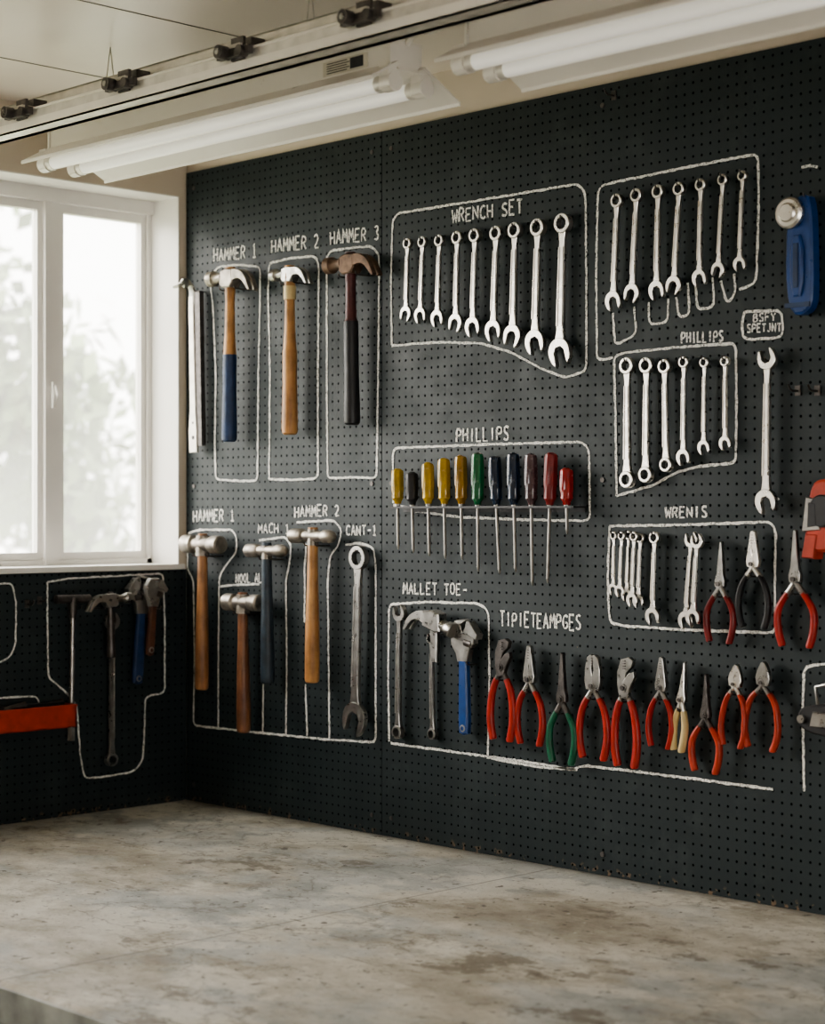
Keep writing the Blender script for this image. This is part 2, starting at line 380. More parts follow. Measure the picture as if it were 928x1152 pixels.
def screwdriver(top, yend, ytip, tipx, mat, r=0.0125):
    m, L = place('back', top, (tipx, ytip), 0.030); b = B()
    hl = (yend-top[1])/(ytip-top[1])*L; v0 = L-hl
    prof = [(v0, 0.55), (v0+0.006, 0.62), (v0+0.012, 0.95), (v0+0.3*hl, 0.92), (v0+0.42*hl, 1.02), (v0+0.9*hl, 1.0), (L-0.004, 0.86), (L, 0.4)]
    seg = 24; vs = []; fs = []
    for v, k in prof:
        for j in range(seg):
            a = 2*math.pi*j/seg; rr = r*k*(1-(0.12 if (j % 4) in (0, 1) and 0.2*hl < v-v0 < 0.93*hl else 0))
            vs.append((rr*math.cos(a), v, -rr*math.sin(a)))
    for i in range(len(prof)-1):
        for j in range(seg):
            j2 = (j+1) % seg; fs.append((i*seg+j, i*seg+j2, (i+1)*seg+j2, (i+1)*seg+j))
    fs += [tuple(range(seg))[::-1], tuple(range((len(prof)-1)*seg, len(prof)*seg))]
    b.add(vs, fs, mat)
    b.tube([(0, v0-0.006, 0), (0, v0+0.004, 0)], 0.0055, 'steel', 12)
    b.tube([(0, 0.008, 0), (0, v0, 0)], 0.0034, 'steel', 10)
    b.tube([(0, 0, 0), (0, 0.006, 0), (0, 0.012, 0)], [(0.0012, 0.0012), (0.0034, 0.002), (0.0034, 0.0034)], 'steel', 8)
    return b.obj('screwdriver', m)

def pliers(top, bot, mat, kind='lineman', spread=0.15, gr=0.036, head='steel', w=0.020, name=None):
    m, L = place('back', top, bot, w); b = B()
    pv = {'lineman': 0.66, 'needle': 0.58, 'groove': 0.72, 'cutter': 0.76, 'slip': 0.70}[kind]; t = 0.0055
    for sg in (-1, 1):
        off = sg*0.0022
        pth = smoothpath([(-sg*0.012*L, (pv+0.02)*L), (sg*0.030*L, (pv-0.06)*L), (sg*spread*0.85*L, (pv-0.20)*L), (sg*spread*1.10*L, 0.28*L), (sg*spread*1.02*L, 0.12*L), (sg*spread*0.78*L, 0.0)], 3)
        pth = [(p.x, p.y, off) for p in pth]; n = len(pth)
        cut = next(i for i, p in enumerate(pth) if p[1] < (pv-0.12)*L)
        b.tube(pth[:cut+2], [(0.030*L, t)]*(cut+2), head, 10)
        g = pth[cut:]; rs = []
        for i in range(len(g)):
            q = i/(len(g)-1); rs.append((gr*L*(1.0 if q < 0.9 else 1-(q-0.9)*5)*(0.82+0.28*math.sin(min(q*1.6, 1)*math.pi/2)), 0.0070))
        b.tube(g, rs, mat, 12)
        H = (1-pv)*L
        if kind == 'needle':
            j = [(0.0, -0.03*L), (0.062*L, -0.02*L), (0.066*L, 0.03*L), (0.046*L, 0.10*L), (0.018*L, H*0.98), (0.004*L, H), (0.002*L, 0.05*L)]
        elif kind == 'lineman':
            j = [(0.0, -0.04*L), (0.075*L, -0.03*L), (0.085*L, 0.03*L), (0.066*L, 0.15*L), (0.034*L, H*0.97), (0.006*L, H), (0.005*L, 0.18*L), (0.016*L, 0.13*L), (0.002*L, 0.06*L)]
        elif kind == 'cutter':
            j = [(0.0, -0.04*L), (0.085*L, -0.03*L), (0.105*L, 0.05*L), (0.085*L, 0.13*L), (0.040*L, H*0.92), (0.003*L, H), (0.002*L, 0.03*L)]
        elif kind == 'slip':
            j = [(0.0, -0.05*L), (0.085*L, -0.04*L), (0.105*L, 0.04*L), (0.10*L, 0.16*L), (0.075*L, H*0.9), (0.03*L, H), (0.008*L, H*0.96), (0.024*L, 0.15*L), (0.004*L, 0.08*L)]
        else:
            if sg > 0: j = [(-0.05*L, -0.10*L), (0.05*L, -0.08*L), (0.085*L, 0.02*L), (0.13*L, 0.10*L), (0.12*L, 0.15*L), (0.06*L, 0.13*L), (0.0, 0.06*L), (-0.03*L, 0.0)]
            else: j = [(-0.06*L, -0.10*L), (0.02*L, -0.10*L), (-0.005*L, 0.05*L), (0.02*L, 0.14*L), (0.085*L, 0.19*L), (0.10*L, H*0.9), (0.05*L, H), (-0.04*L, H*0.92), (-0.085*L, 0.14*L), (-0.085*L, 0.02*L)]
        fl = sg if kind != 'groove' else 1
        b.poly([(x, y+pv*L) for x, y in j], off-t, off+t, head, 0.0012, fl)
        if kind in ('lineman', 'slip', 'groove'):
            for q in range(4):
                yy = pv*L+H*(0.62+0.08*q); b.box((fl*0.002*L, yy, off-t*1.05), (fl*0.022*L, yy+0.006*L, off+t*1.08), 'dark')
    b.tube([(0, pv*L, -0.009), (0, pv*L, 0.009)], 0.040*L, head, 18, up=(0, 1, 0))
    b.tube([(0, pv*L, 0.009), (0, pv*L, 0.0115)], 0.022*L, 'dark', 12, up=(0, 1, 0))
    b.hook((pv-0.13)*L, w)
    nm = name or {'lineman': 'combination_pliers', 'needle': 'needle_nose_pliers', 'groove': 'tongue_and_groove_pliers', 'cutter': 'diagonal_cutters', 'slip': 'slip_joint_pliers'}[kind]
    return b.obj(nm, m)

# hammers (upper row)
claw_hammer('back', (259, 301), (258, 497), 0.155, 'bluegrip', 'cast', 'wood', 0.50)
claw_hammer('back', (326, 299), (326, 489), 0.122, 'wood', 'steel', 'wood', 0.5, tape='cream')
claw_hammer('back', (394, 284), (396, 478), 0.155, 'black', 'rust', 'maroon', 0.60)
# hammers (lower row)
club_hammer('back', (228, 602), (227, 776), 0.140, 0.0215, 0.021, 'wood2', 'cast', name='sledge_hammer', peen=False)
club_hammer('back', (300, 612), (301, 769), 0.140, 0.015, 0.014, 'navy', 'cast')
club_hammer('back', (273, 668), (274, 824), 0.125, 0.020, 0.019, 'wood3', 'cast', name='sledge_hammer', peen=False)
club_hammer('back', (352, 595), (351, 768), 0.145, 0.016, 0.0145, 'wood', 'cast')
wrench('back', (404, 614), (399, 826), 'ring', 'jaw', 'steel', 0.95, 0.02, -1)
for i, (a, b_) in enumerate([((459,268),(457,361)),((476,266),(473,363)),((495,264),(492,367)),((515,260),(513,373)),((535,257),(532,378)),((559,254),(555,383)),((580,250),(577,390)),((606,246),(602,398)),((634,240),(630,411))]):
    wrench('back', a, b_, 'ring', 'jaw', 'chrome', 1.0, 0.016, 1 if i % 3 else -1)
for i, (a, b_) in enumerate([((695,218),(690,349)),((717,212),(711,340)),((741,208),(739,337)),((765,205),(758,331)),((789,201),(787,322)),((814,196),(808,312)),((836,192),(832,305))]):
    wrench('back', a, b_, 'ring', 'jaw', 'chrome', 0.92-0.04*max(0, i-3), 0.016, -1 if i % 2 else 1)
for i, (a, b_, k) in enumerate([((706,402),(706,549),'ring'),((728,402),(727,543),'ring'),((748,404),(750,531),'ring'),((770,401),(769,523),'jaw'),((793,402),(792,511),'jaw'),((816,401),(816,506),'jaw')]):
    wrench('back', a, b_, 'ring', k, 'chrome', 0.98 if i < 3 else 0.82, 0.016, 1)
wrench('back', (864, 392), (862, 577), 'jaw', 'jaw', 'chrome', 0.80, 0.018, 1, name='open_end_wrench')
for i, (a, b_, w_) in enumerate([((691,598),(690,669),0.012),((700,598),(697,671),0.030),((708,597),(705,676),0.012),((714,598),(711,682),0.030),((721,600),(718,683),0.012),((737,598),(734,702),0.016),((779,599),(771,707),0.014),((785,601),(779,703),0.034)]):
    wrench('back', a, b_, 'jaw' if i > 5 else 'ring', 'jaw', 'chrome', 1.0, w_, 1)
wrench('back', (450, 681), (448, 831), 'jaw', 'ring', 'steel', 0.75, 0.014, 1)
wrench('back', (486, 712), (487, 832), 'ring', 'ring', 'steel', 0.80, 0.010, 1, name='box_end_wrench')
def steel_claw():
    m, L = place('back', (489, 686), (490, 745), 0.036); b = B(); k = 0.85; vc = L-0.02
    prof = [(0.062, 0.0165), (0.060, 0.0185), (0.045, 0.0185), (0.038, 0.0135), (0.022, 0.016)]
    b.tube([(x*k, vc-0.010-(x-0.02)*0.3, 0) for x, r in prof], [r*k for x, r in prof], 'steel', 16)
    b.poly([(-0.026, vc-0.012), (-0.02, vc+0.018), (0.0, vc+0.02), (0.022, vc+0.012), (0.024, vc-0.024), (0.010, vc-0.026)], -0.014, 0.014, 'steel', 0.003)
    ct = smoothpath([(-0.018, 0.018), (-0.045, 0.018), (-0.070, 0.004), (-0.082, -0.02)], 2); cb = smoothpath([(-0.076, -0.022), (-0.058, -0.003), (-0.042, 0.002), (-0.02, -0.008)], 2)
    for sg in (-1, 1):
        b.poly([(p.x, vc+p.y) for p in ct]+[(p.x, vc+p.y) for p in cb], min(sg*.002, sg*.014), max(sg*.002, sg*.014), 'steel', 0.0012)
    b.poly([(-0.010, vc-0.02), (0.010, vc-0.02), (0.007, 0), (-0.007, 0)], -0.007, 0.007, 'steel', 0.003)
    b.hook(vc-0.03, 0.036, 0.022)
    return b.obj('claw_hammer', m)
steel_claw()
def adjustable(wall, top, bot, grip, head='steel', kk=1.0, w=0.02, flip=1):
    m, L = place(wall, top, bot, w); b = B(); k = L/0.23*kk
    v = L
    body = [(-0.013, -0.085), (0.013, -0.085), (0.020, -0.060), (0.032, -0.048), (0.034, -0.030), (0.016, -0.028), (0.002, -0.030), (-0.004, -0.012), (0.014, -0.002), (0.004, 0.0), (-0.020, -0.004), (-0.032, -0.024), (-0.030, -0.052), (-0.018, -0.068)]
    b.poly([(x*k, v+y*k) for x, y in body], -0.008, 0.008, head, 0.0018, flip)
    b.poly([(x*k, v+y*k) for x, y in [(0.004, -0.027), (0.040, -0.040), (0.044, -0.030), (0.022, -0.004), (0.014, -0.004), (0.010, -0.016)]], -0.010, 0.010, head, 0.0015, flip)
    b.tube([(flip*0.006*k, v-0.046*k, 0.0), (flip*0.024*k, v-0.050*k, 0.0)], 0.0105, 'dark', 14)
    hl = L-0.075*k
    b.poly([(-0.011*k, 0.004), (0, 0), (0.011*k, 0.004), (0.013*k, 0.03), (0.010*k, hl), (-0.010*k, hl), (-0.013*k, 0.03)], -0.0075, 0.0075, grip, 0.003)
    b.ring((0, 0.014), 0.0075, 0.0045, -0.0085, 0.0085, 'steel', 16)
    b.hook(L-0.09*k, w, 0.016)
    return b.obj('adjustable_wrench', m)
adjustable('back', (522, 696), (523, 827), 'blue', 'steel', 1.0)

# screwdrivers + rack
sd = [((447,527),567,618,448,'yellow'),((463,531),568,622,465,'black'),((481,520),567,626,483,'yellow'),((499,515),567,629,501,'yellow'),((518,512),567,630,520,'amber'),((537,509),568,643,538,'greenac'),((556,513),568,646,562,'blueac'),((577,509),568,644,580,'blueac'),((597,510),568,659,599,'brownac'),((620,509),568,656,616,'dkred'),((637,526),568,601,638,'redac')]
for a, ye, yt, tx, mk in sd: screwdriver(a, ye, yt, tx, mk, 0.0128)
def rack():
    b = B(); p = onback(443, 569, -0.03); q = onback(648, 571, -0.03)
    z = min(onback(447, 567, -0.03).z, onback(620, 568, -0.03).z)-0.004
    b.box((p.x, -0.041, z-0.002), (q.x, -0.037, z+0.002), 'black'); b.box((p.x, -0.023, z-0.002), (q.x, -0.019, z+0.002), 'black')
    b.box((p.x, -0.003, z-0.010), (q.x, -0.0002, z+0.003), 'black')
    for x in (p.x, q.x): b.box((x-0.002, -0.041, z-0.002), (x+0.002, -0.001, z+0.002), 'black')
    for i in range(1, 6):
        x = p.x+(q.x-p.x)*i/6; b.box((x-0.002, -0.023, z-0.002), (x+0.002, -0.001, z+0.002), 'black')
    return b.obj('screwdriver_rack')
rack()

# pliers, lower row
pliers((565,718), (564,833), 'red', 'groove', 0.15, 0.038, 'dark')
pliers((596,726), (596,838), 'red', 'lineman', 0.17, 0.034, 'steel')
pliers((633,734), (632,859), 'green', 'needle', 0.15, 0.032, 'dark')
pliers((668,736), (667,854), 'red', 'slip', 0.17, 0.036, 'steel')
pliers((703,739), (704,863), 'red', 'groove', 0.13, 0.038, 'steel')
pliers((745,739), (742,841), 'red', 'lineman', 0.16, 0.030, 'steel')
pliers((771,745), (762,845), 'cream', 'needle', 0.08, 0.038, 'chrome')
pliers((795,758), (793,869), 'orange', 'needle', 0.17, 0.034, 'dark')
pliers((829,747), (823,840), 'orange', 'cutter', 0.17, 0.032, 'chrome')
pliers((860,744), (855,843), 'orange', 'cutter', 0.22, 0.036, 'steel')
pliers((812,609), (809,723), 'dkred', 'needle', 0.16, 0.030, 'steel')
pliers((848,597), (847,707), 'black', 'lineman', 0.18, 0.032, 'chrome')
pliers((895,596), (895,728), 'red', 'needle', 0.18, 0.030, 'steel')

def prybar():
    m, L = place('back', (216, 319), (219, 509), 0.022); b = B()
    b.poly([(-0.016, 0), (0.012, 0), (0.013, 0.05), (0.010, 0.10), (0.007, L-0.03), (-0.010, L-0.03), (-0.012, 0.10), (-0.018, 0.05)], -0.004, 0.004, 'galv', 0.0015)
    pts = smoothpath([(0, L-0.05, 0.0), (0, L-0.005, 0.0), (0, L, 0.022), (0, L-0.012, 0.048)], 2)
    b.tube(pts, [(0.013, 0.004)]*len(pts), 'steel', 8, up=(0, 0, 1))
    b.box((0.008, 0.015, -0.012), (0.028, L-0.02, 0.001), 'dark')
    b.tube([(0, 0.035, 0.003), (0, 0.035, 0.0048)], 0.005, 'black', 12, up=(0, 1, 0)); b.tube([(0, 0.07, 0.003), (0, 0.07, 0.0048)], 0.003, 'black', 12, up=(0, 1, 0))
    b.hook(L-0.02, 0.022, 0.018)
    return b.obj('pry_bar', m)
prybar()

def holster():
    m, L = place('back', (901, 219), (901, 354), 0.018); b = B()
    o = smoothpath([(-0.026, 0.0), (0.026, 0.0), (0.030, 0.06), (0.026, L-0.01), (0.010, L), (-0.012, L-0.01), (-0.026, L-0.04)], 2, True)
    b.poly([(p.x, p.y) for p in o], -0.016, 0.010, 'blue', 0.004)
    o2 = smoothpath([(-0.013, 0.03), (0.013, 0.03), (0.013, L-0.07), (-0.013, L-0.07)], 1, True)
    b.poly([(p.x, p.y) for p in o2], 0.008, 0.016, 'blue', 0.003)
    b.poly([(-0.005, 0.045), (0.005, 0.045), (0.005, L-0.085), (-0.005, L-0.085)], 0.015, 0.018, 'bluegrip', 0.001)
    b.box((-0.025, 0.012, 0.009), (0.025, 0.020, 0.013), 'bluegrip')
    c = (-0.012, L-0.032)
    b.ring(c, 0.027, 0.004, 0.008, 0.024, 'chrome', 32, 0.004)
    b.ring(c, 0.017, 0.0, 0.022, 0.028, 'chrome', 24, 0.003)
    b.hook(L-0.006, 0.018, 0.012)
    return b.obj('ratchet_holster', m)
holster()
def tape_measure():
    m, L = place('back', (922, 539), (922, 621), 0.030); b = B()
    o = smoothpath([(-0.022, 0.0), (0.05, 0.0), (0.055, L*0.6), (0.045, L), (0.0, L), (-0.012, L*0.82), (-0.018, L*0.5)], 2, True)
    b.poly([(p.x, p.y) for p in o], -0.024, 0.016, 'orange', 0.005)
    b.ring((0.015, L*0.56), 0.028, 0.0, 0.012, 0.020, 'black', 28, 0.003)
    b.poly([(-0.024, L*0.28), (0.012, L*0.30), (0.010, L*0.72), (-0.016, L*0.76)], 0.010, 0.0185, 'steel', 0.002)
    b.poly([(-0.012, L*0.34), (0.006, L*0.36), (0.004, L*0.66), (-0.010, L*0.68)], 0.018, 0.0205, 'black', 0.001)
    b.poly([(-0.026, -0.01), (0.0, -0.012), (0.006, 0.03), (-0.018, 0.032)], -0.012, 0.018, 'orange', 0.003)
    b.hook(L-0.004, 0.030, 0.02)
    return b.obj('tape_measure', m)
tape_measure()
def clamp():
    m, L = place('back', (920, 789), (920, 829), 0.028); b = B()
    o = smoothpath([(-0.030, 0.008), (0.05, 0.0), (0.06, L*0.5), (0.05, L), (-0.005, L*0.92), (-0.034, L*0.75)], 2, True)
    b.poly([(p.x, p.y) for p in o], -0.022, 0.014, 'black', 0.004)
    b.poly([(-0.006, L*0.30), (0.05, L*0.30), (0.05, L*0.72), (0.0, L*0.72)], 0.012, 0.018, 'steel', 0.002)
    b.tube([(-0.022, L*0.5, -0.024), (-0.022, L*0.5, 0.020)], 0.007, 'steel', 14, up=(0, 1, 0))
    b.tube([(0.0, L*0.9, 0.0), (-0.004, L*1.4, 0.0), (0.02, L*1.5, 0)], 0.003, 'steel', 8)
    return b.obj('spring_clamp', m)
clamp()
def peghook(wall, px, py):
    m, L = place(wall, (px, py-6), (px, py), 0.0006); b = B()
    b.tube([(0, 0, 0), (0, 0, 0.02), (0, 0.003, 0.026), (0, 0.010, 0.030)], 0.0020, 'dark', 8, up=(1, 0, 0)); b.poly([(-.006, -.008), (.006, -.008), (.006, .010), (-.006, .010)], 0, 0.003, 'dark', 0.001)
    return b.obj('peg_hook', m)
peghook('back', 898, 440); peghook('back', 920, 440); peghook('left', 30, 680); peghook('left', 44, 676); peghook('back', 691, 108)

# left wall tools
def long_tee(top, bot):
    m, L = place('left', top, bot, 0.024); b = B()
    b.tube([(0, 0, 0), (0, L, 0)], 0.006, 'steel', 12); b.tube([(-0.045, L-0.008, 0), (0.045, L-0.008, 0)], [0.010, 0.010], 'dark', 14)
    b.tube([(0, L-0.05, 0), (0, L-0.005, 0)], [0.008, 0.012], 'dark', 12); b.hook(L-0.03, 0.024, 0.016)
    b.tube([(0, 0, 0), (0, 0.03, 0)], 0.009, 'steel', 6)
    return b.obj('tee_handle_socket_wrench', m)
long_tee((82, 670), (80, 833))
claw_hammer('left', (124, 666), (125, 740), 0.115, 'dark', 'steel', 'dark', 0.3, -1, 0.040, 0.009)
wrench('left', (126, 690), (125, 862), 'jaw', 'ring', 'steel', 0.66, 0.014, 1)
adjustable('left', (161, 648), (154, 770), 'bluegrip', 'steel', 0.95, 0.022, -1)
adjustable('left', (174, 650), (168, 738), 'brown', 'steel', 1.0, 0.048, 1)
def tray():
    m, L = place('left', (-64, 803), (-64, 830), 0.03)
    b = B()
    b.box((-0.15, 0.0, -0.028), (0.318, 0.003, 0.03), 'orange'); b.box((-0.15, 0.0, 0.027), (0.318, L, 0.03), 'orange'); b.box((-0.15, 0.0, -0.028), (0.318, L, -0.025), 'orange')
    b.box((0.315, 0.0, -0.028), (0.318, L, 0.03), 'orange'); b.box((-0.15, 0.0, -0.028), (-0.147, L, 0.03), 'orange')
    b.box((-0.15, L-0.004, 0.03), (0.318, L, 0.034), 'orange')
    b.tube([(0.16, L*0.5, 0.0), (0.30, L*1.12, 0.0)], 0.006, 'dark', 10); b.tube([(0.02, L*0.5, 0.005), (0.20, L*1.1, 0.005)], 0.008, 'dark', 10)
    b.box((0.05, 0.003, -0.01), (0.14, L*1.15, 0.015), 'black'); b.box((0.17, 0.003, -0.012), (0.30, L*1.10, 0.010), 'black')
    return b.obj('parts_tray', m)
tray()

# ------------------------------------------------------------------ chalk
FONT = {
'A': [[(0,0),(.45,1),(.95,0)],[(.2,.38),(.8,.36)]], 'B': [[(0,0),(0,1),(.8,.92),(.75,.6),(0,.52)],[(0,.52),(.95,.42),(.85,.04),(0,0)]],
'C': [[(.95,.85),(.6,1),(.15,.85),(0,.45),(.2,.08),(.6,0),(.95,.15)]], 'D': [[(0,0),(0,1),(.7,.9),(.95,.5),(.7,.08),(0,0)]],
'E': [[(.9,1),(0,1),(0,0),(.9,0)],[(0,.52),(.7,.52)]], 'F': [[(.9,1),(0,1),(0,0)],[(0,.52),(.7,.52)]],
'G': [[(.95,.85),(.5,1),(.1,.8),(0,.4),(.3,0),(.9,.1),(.9,.45),(.5,.45)]], 'H': [[(0,0),(0,1)],[(.9,0),(.9,1)],[(0,.5),(.9,.52)]],
'I': [[(.45,0),(.45,1)]], 'J': [[(.8,1),(.8,.2),(.5,0),(.1,.15)]], 'K': [[(0,0),(0,1)],[(.9,1),(0,.45),(.9,0)]], 'L': [[(0,1),(0,0),(.85,0)]],
'M': [[(0,0),(.08,1),(.5,.35),(.9,1),(1,0)]], 'N': [[(0,0),(0,1),(.9,0),(.9,1)]], 'O': [[(.5,1),(.05,.8),(0,.3),(.45,0),(.9,.25),(.9,.75),(.5,1)]],
'P': [[(0,0),(0,1),(.8,.95),(.9,.7),(.75,.5),(0,.45)]], 'R': [[(0,0),(0,1),(.8,.93),(.85,.65),(.6,.5),(0,.47)],[(.4,.48),(.9,0)]],
'S': [[(.9,.88),(.5,1),(.1,.85),(.15,.6),(.8,.42),(.85,.12),(.45,0),(0,.12)]], 'T': [[(0,1),(1,1)],[(.5,1),(.5,0)]], 'U': [[(0,1),(.05,.2),(.45,0),(.85,.2),(.9,1)]],
'W': [[(0,1),(.2,0),(.5,.7),(.8,0),(1,1)]], 'Y': [[(0,1),(.45,.5),(.9,1)],[(.45,.5),(.45,0)]], '-': [[(.1,.5),(.9,.5)]], '.': [[(.4,0),(.5,.08)]],
'1': [[(.2,.8),(.5,1),(.5,0)],[(.15,0),(.85,0)]], '2': [[(.05,.8),(.4,1),(.85,.8),(.75,.5),(0,0),(.95,0)]], '3': [[(.05,.9),(.6,1),(.8,.75),(.4,.52),(.85,.3),(.6,0),(0,.08)]], ' ': []}
def ribbon(b, P2, wd, tow, jit=0.0007):
    pts = [Vector(P2[0])]
    for p in P2[1:]:
        p = Vector(p); d = (p-pts[-1]).length
        if d < 1e-5: continue
        n = max(1, int(d/0.007)); a = pts[-1]
        for i in range(1, n+1): pts.append(a.lerp(p, i/n))
    n = len(pts)
    if n < 2: return
    L = []; R = []
    for i, p in enumerate(pts):
        t = (pts[min(i+1, n-1)]-pts[max(i-1, 0)])
        t = t.normalized() if t.length > 1e-9 else Vector((1, 0)); nn = Vector((-t.y, t.x))
        w_ = wd*random.uniform(0.36, 0.62); q = p+nn*random.uniform(-jit, jit)
        L.append(tow(q+nn*w_)); R.append(tow(q-nn*w_))
    b.add(L+R, [(i, i+1, n+i+1, n+i) for i in range(n-1)], 'chalk')
def back_sz(p): a = onback(*p); return (a.x, a.z)
def left_sz(p): a = onleft(*p); return (a.y, a.z)
tb = lambda q: (q.x, -0.0012, q.y)
tl = lambda q: (0.0012, q.x, q.y)
def chalk_lines(name, lists, szf, tow, wd=0.0050):
    b = B()
    for l in lists:
        pts = [Vector(szf(p)) for p in l]
        if len(pts) > 2:
            q = [pts[0]]
            for i in range(1, len(pts)-1):
                a, c, d = pts[i-1], pts[i], pts[i+1]; r = 0.014
                ra = min(r, (a-c).length*0.4); rd = min(r, (d-c).length*0.4)
                p1 = c+(a-c).normalized()*ra; p2 = c+(d-c).normalized()*rd
                for t in (0, 0.33, 0.66, 1): q.append(p1*(1-t)**2+c*2*t*(1-t)+p2*t*t)
            q.append(pts[-1]); pts = q
        ribbon(b, pts, wd, tow)
    return b.obj(name, smooth=False)
lines = [
 [(236,312),(240,345),(243,420),(242,500),(243,539),(266,541),(290,541),(291,420),(293,330),(293,300),(270,298),(246,300),(238,310)],
 [(303,539),(304,420),(302,330),(303,296),(330,290),(355,288),(359,298),(358,420),(358,538),(330,540),(303,539)],
 [(368,290),(372,282),(395,279),(418,277),(427,286),(426,400),(424,538),(396,537),(369,538),(368,450),(368,290)],
 [(441,388),(440,320),(442,248),(448,240),(530,227),(650,207),(659,216),(660,320),(660,417),(636,425),(606,413),(575,396),(540,386),(490,385),(441,389)],
 [(690,402),(672,406),(671,300),(673,213),(682,207),(770,189),(853,173),(854,230),(851,318),(832,326)],
 [(690,352),(692,389),(716,376),(714,345)], [(730,340),(731,366),(752,362),(752,336)], [(761,334),(764,357),(776,354),(774,318)],
 [(783,322),(785,349),(804,345),(802,312)], [(811,316),(818,342),(828,330),(826,308)],
 [(694,558),(693,480),(691,402),(700,397),(760,391),(828,386),(829,450),(828,521),(790,524),(762,531),(735,546),(694,558)],
 [(686,592),(780,590),(868,587),(873,598),(872,650),(873,712),(780,709),(700,704),(686,700),(684,650),(686,592)],
 [(443,566),(442,530),(443,504),(550,500),(655,497),(663,505),(664,586),(600,585),(520,582),(460,574)],
 [(443,568),(466,572),(500,571)],
 [(212,600),(225,596),(262,596),(267,606),(266,622),(256,634),(247,648),(246,740),(246,820)],
 [(212,605),(211,640),(218,652),(219,740),(218,816),(290,824),(370,832),(423,835),(423,740),(423,632),(420,615),(404,611),(389,613)],
 [(292,608),(322,604),(328,614),(326,636),(322,650),(323,740),(322,826)],
 [(334,588),(376,585),(385,596),(381,614),(372,624),(369,650),(370,740),(371,831)],
 [(344,770),(346,828)], [(345,612),(343,640),(343,700)],[(296,665),(297,740),(296,823)], [(248,660),(262,658),(292,657)],
 [(438,834),(437,750),(438,680),(480,677),(540,679),(550,688),(551,770),(549,850)],
 [(440,836),(490,843),(550,851),(600,858),(645,866),(656,861),(700,866),(780,876),(870,888)],
 [(548,852),(600,862),(650,866)],
 [(940,745),(905,750),(903,800),(905,890)],
 [(838,351),(878,349),(881,362),(881,379),(850,382),(836,381),(835,362),(838,351)],
 [(876,560),(868,572)],[(902,189),(910,186),(920,188)],
]
chalk_lines('chalk_outlines', lines, back_sz, tb)
llines = [
 [(53,655),(75,651),(130,648),(183,645),(185,700),(185,779),(163,784),(162,830),(160,856),(150,868),(122,873),(95,876),(90,850),(86,792),(70,775),(54,762),(53,700),(53,655)],
 [(-15,657),(14,656),(18,680),(17,728),(8,742),(-15,750)],
 [(-15,786),(20,784),(42,783),(46,800)],
]
chalk_lines('chalk_outline_side', llines, left_sz, tl, 0.0042)
letters = B()
def text(s, x0, y0, x1, y1, h, wd=0.0040):
    p0 = Vector(back_sz((x0, y0))); p1 = Vector(back_sz((x1, y1))); ht = Vector(back_sz((x0, y0-h))).y-p0.y
    n = len(s); adv = (p1-p0)/(n-0.25)
    for i, c in enumerate(s):
        o = p0+adv*i
        dy = random.uniform(-0.04, 0.04)*ht; hs = random.uniform(0.94, 1.06)
        for st in FONT.get(c, []):
            q = [Vector((o.x+adv.x*0.74*x, o.y+adv.y*x*0.74+dy+ht*hs*y)) for x, y in st]
            if c in 'CDGOPRSBJU23' and len(q) > 3:
                q = smoothpath(q, 1)
            ribbon(letters, q, wd, tb, 0.0003)
text('HAMMER 1', 241, 294, 289, 289, 14); text('HAMMER 2', 306, 284, 359, 278, 14.5); text('HAMMER 3', 372, 275, 427, 269, 15)
text('WRENCH SET', 509, 251, 588, 240, 15, 0.0044)
text('PHILLIPS', 767, 386, 814, 384, 12, 0.0038); text('PHILLIPS', 514, 497, 573, 495, 14.5, 0.0046)
text('HAMMER 1', 218, 587, 264, 586, 12.5); text('HAMMER 2', 332, 582, 382, 580, 12)
text('MACH 1', 291, 600, 326, 600, 10.5, 0.0034); text('CANT-1', 390, 602, 424, 602, 11, 0.0036); text('NOOL AL', 266, 656, 295, 655, 10, 0.0032)
text('WRENIS', 749, 583, 796, 582, 12, 0.0040); text('MALLET TOE-', 454, 668, 526, 670, 12.5, 0.0038)
text('TIPIETEAMPGES', 563, 704, 654, 709, 16, 0.0040)
text('BSFY', 848, 362, 873, 361, 9, 0.0030); text('SPETJNT', 841, 374, 879, 373, 9, 0.0030)
letters.obj('chalk_lettering', smooth=False)

# ------------------------------------------------------------------ room shell
H = 1.5; CZ = 1.60; FZ = -0.85; XR = 4.8; YR = -4.8
def shell(name, boxes, k):
    b = B()
    for a, c in boxes: b.box(a, c, k)
    return b.obj(name, smooth=False)
shell('wall_back', [((-0.16, 0.009, FZ), (XR, 0.12, CZ))], 'wall')
WT = -0.019; WB = 0.565; WTOP = 1.443; WE = -2.35
shell('wall_left', [((-0.16, YR, FZ), (-0.007, 0.008, WB-0.012)), ((-0.16, YR, WTOP), (-0.007, 0.008, CZ)), ((-0.16, WT, WB-0.012), (-0.007, 0.008, WTOP)), ((-0.16, YR, WB-0.012), (-0.007, WE, WTOP))], 'wall')
shell('wall_rear', [((-0.16, YR-0.1, FZ), (XR, YR, CZ))], 'wall')
shell('wall_right', [((XR, YR, FZ), (XR+0.1, -3.4, CZ)), ((XR, -2.0, FZ), (XR+0.1, 0.12, CZ)), ((XR, -3.4, 1.20), (XR+0.1, -2.0, CZ))], 'wall')
shell('floor', [((-0.16, YR-0.1, FZ-0.1), (XR+0.1, 0.12, FZ))], 'floor')
cb = B(); cb.box((-0.16, YR-0.1, CZ), (XR+0.1, 0.12, CZ+0.08), 'ceil')
for x in (0.32, 0.78, 1.24, 1.70, 2.16): cb.box((x-0.0012, YR, CZ-0.0012), (x+0.0012, 0.0, CZ), 'seam')
cb.obj('ceiling', smooth=False)
xs = [0.0, 0.680, 1.900, 3.12]
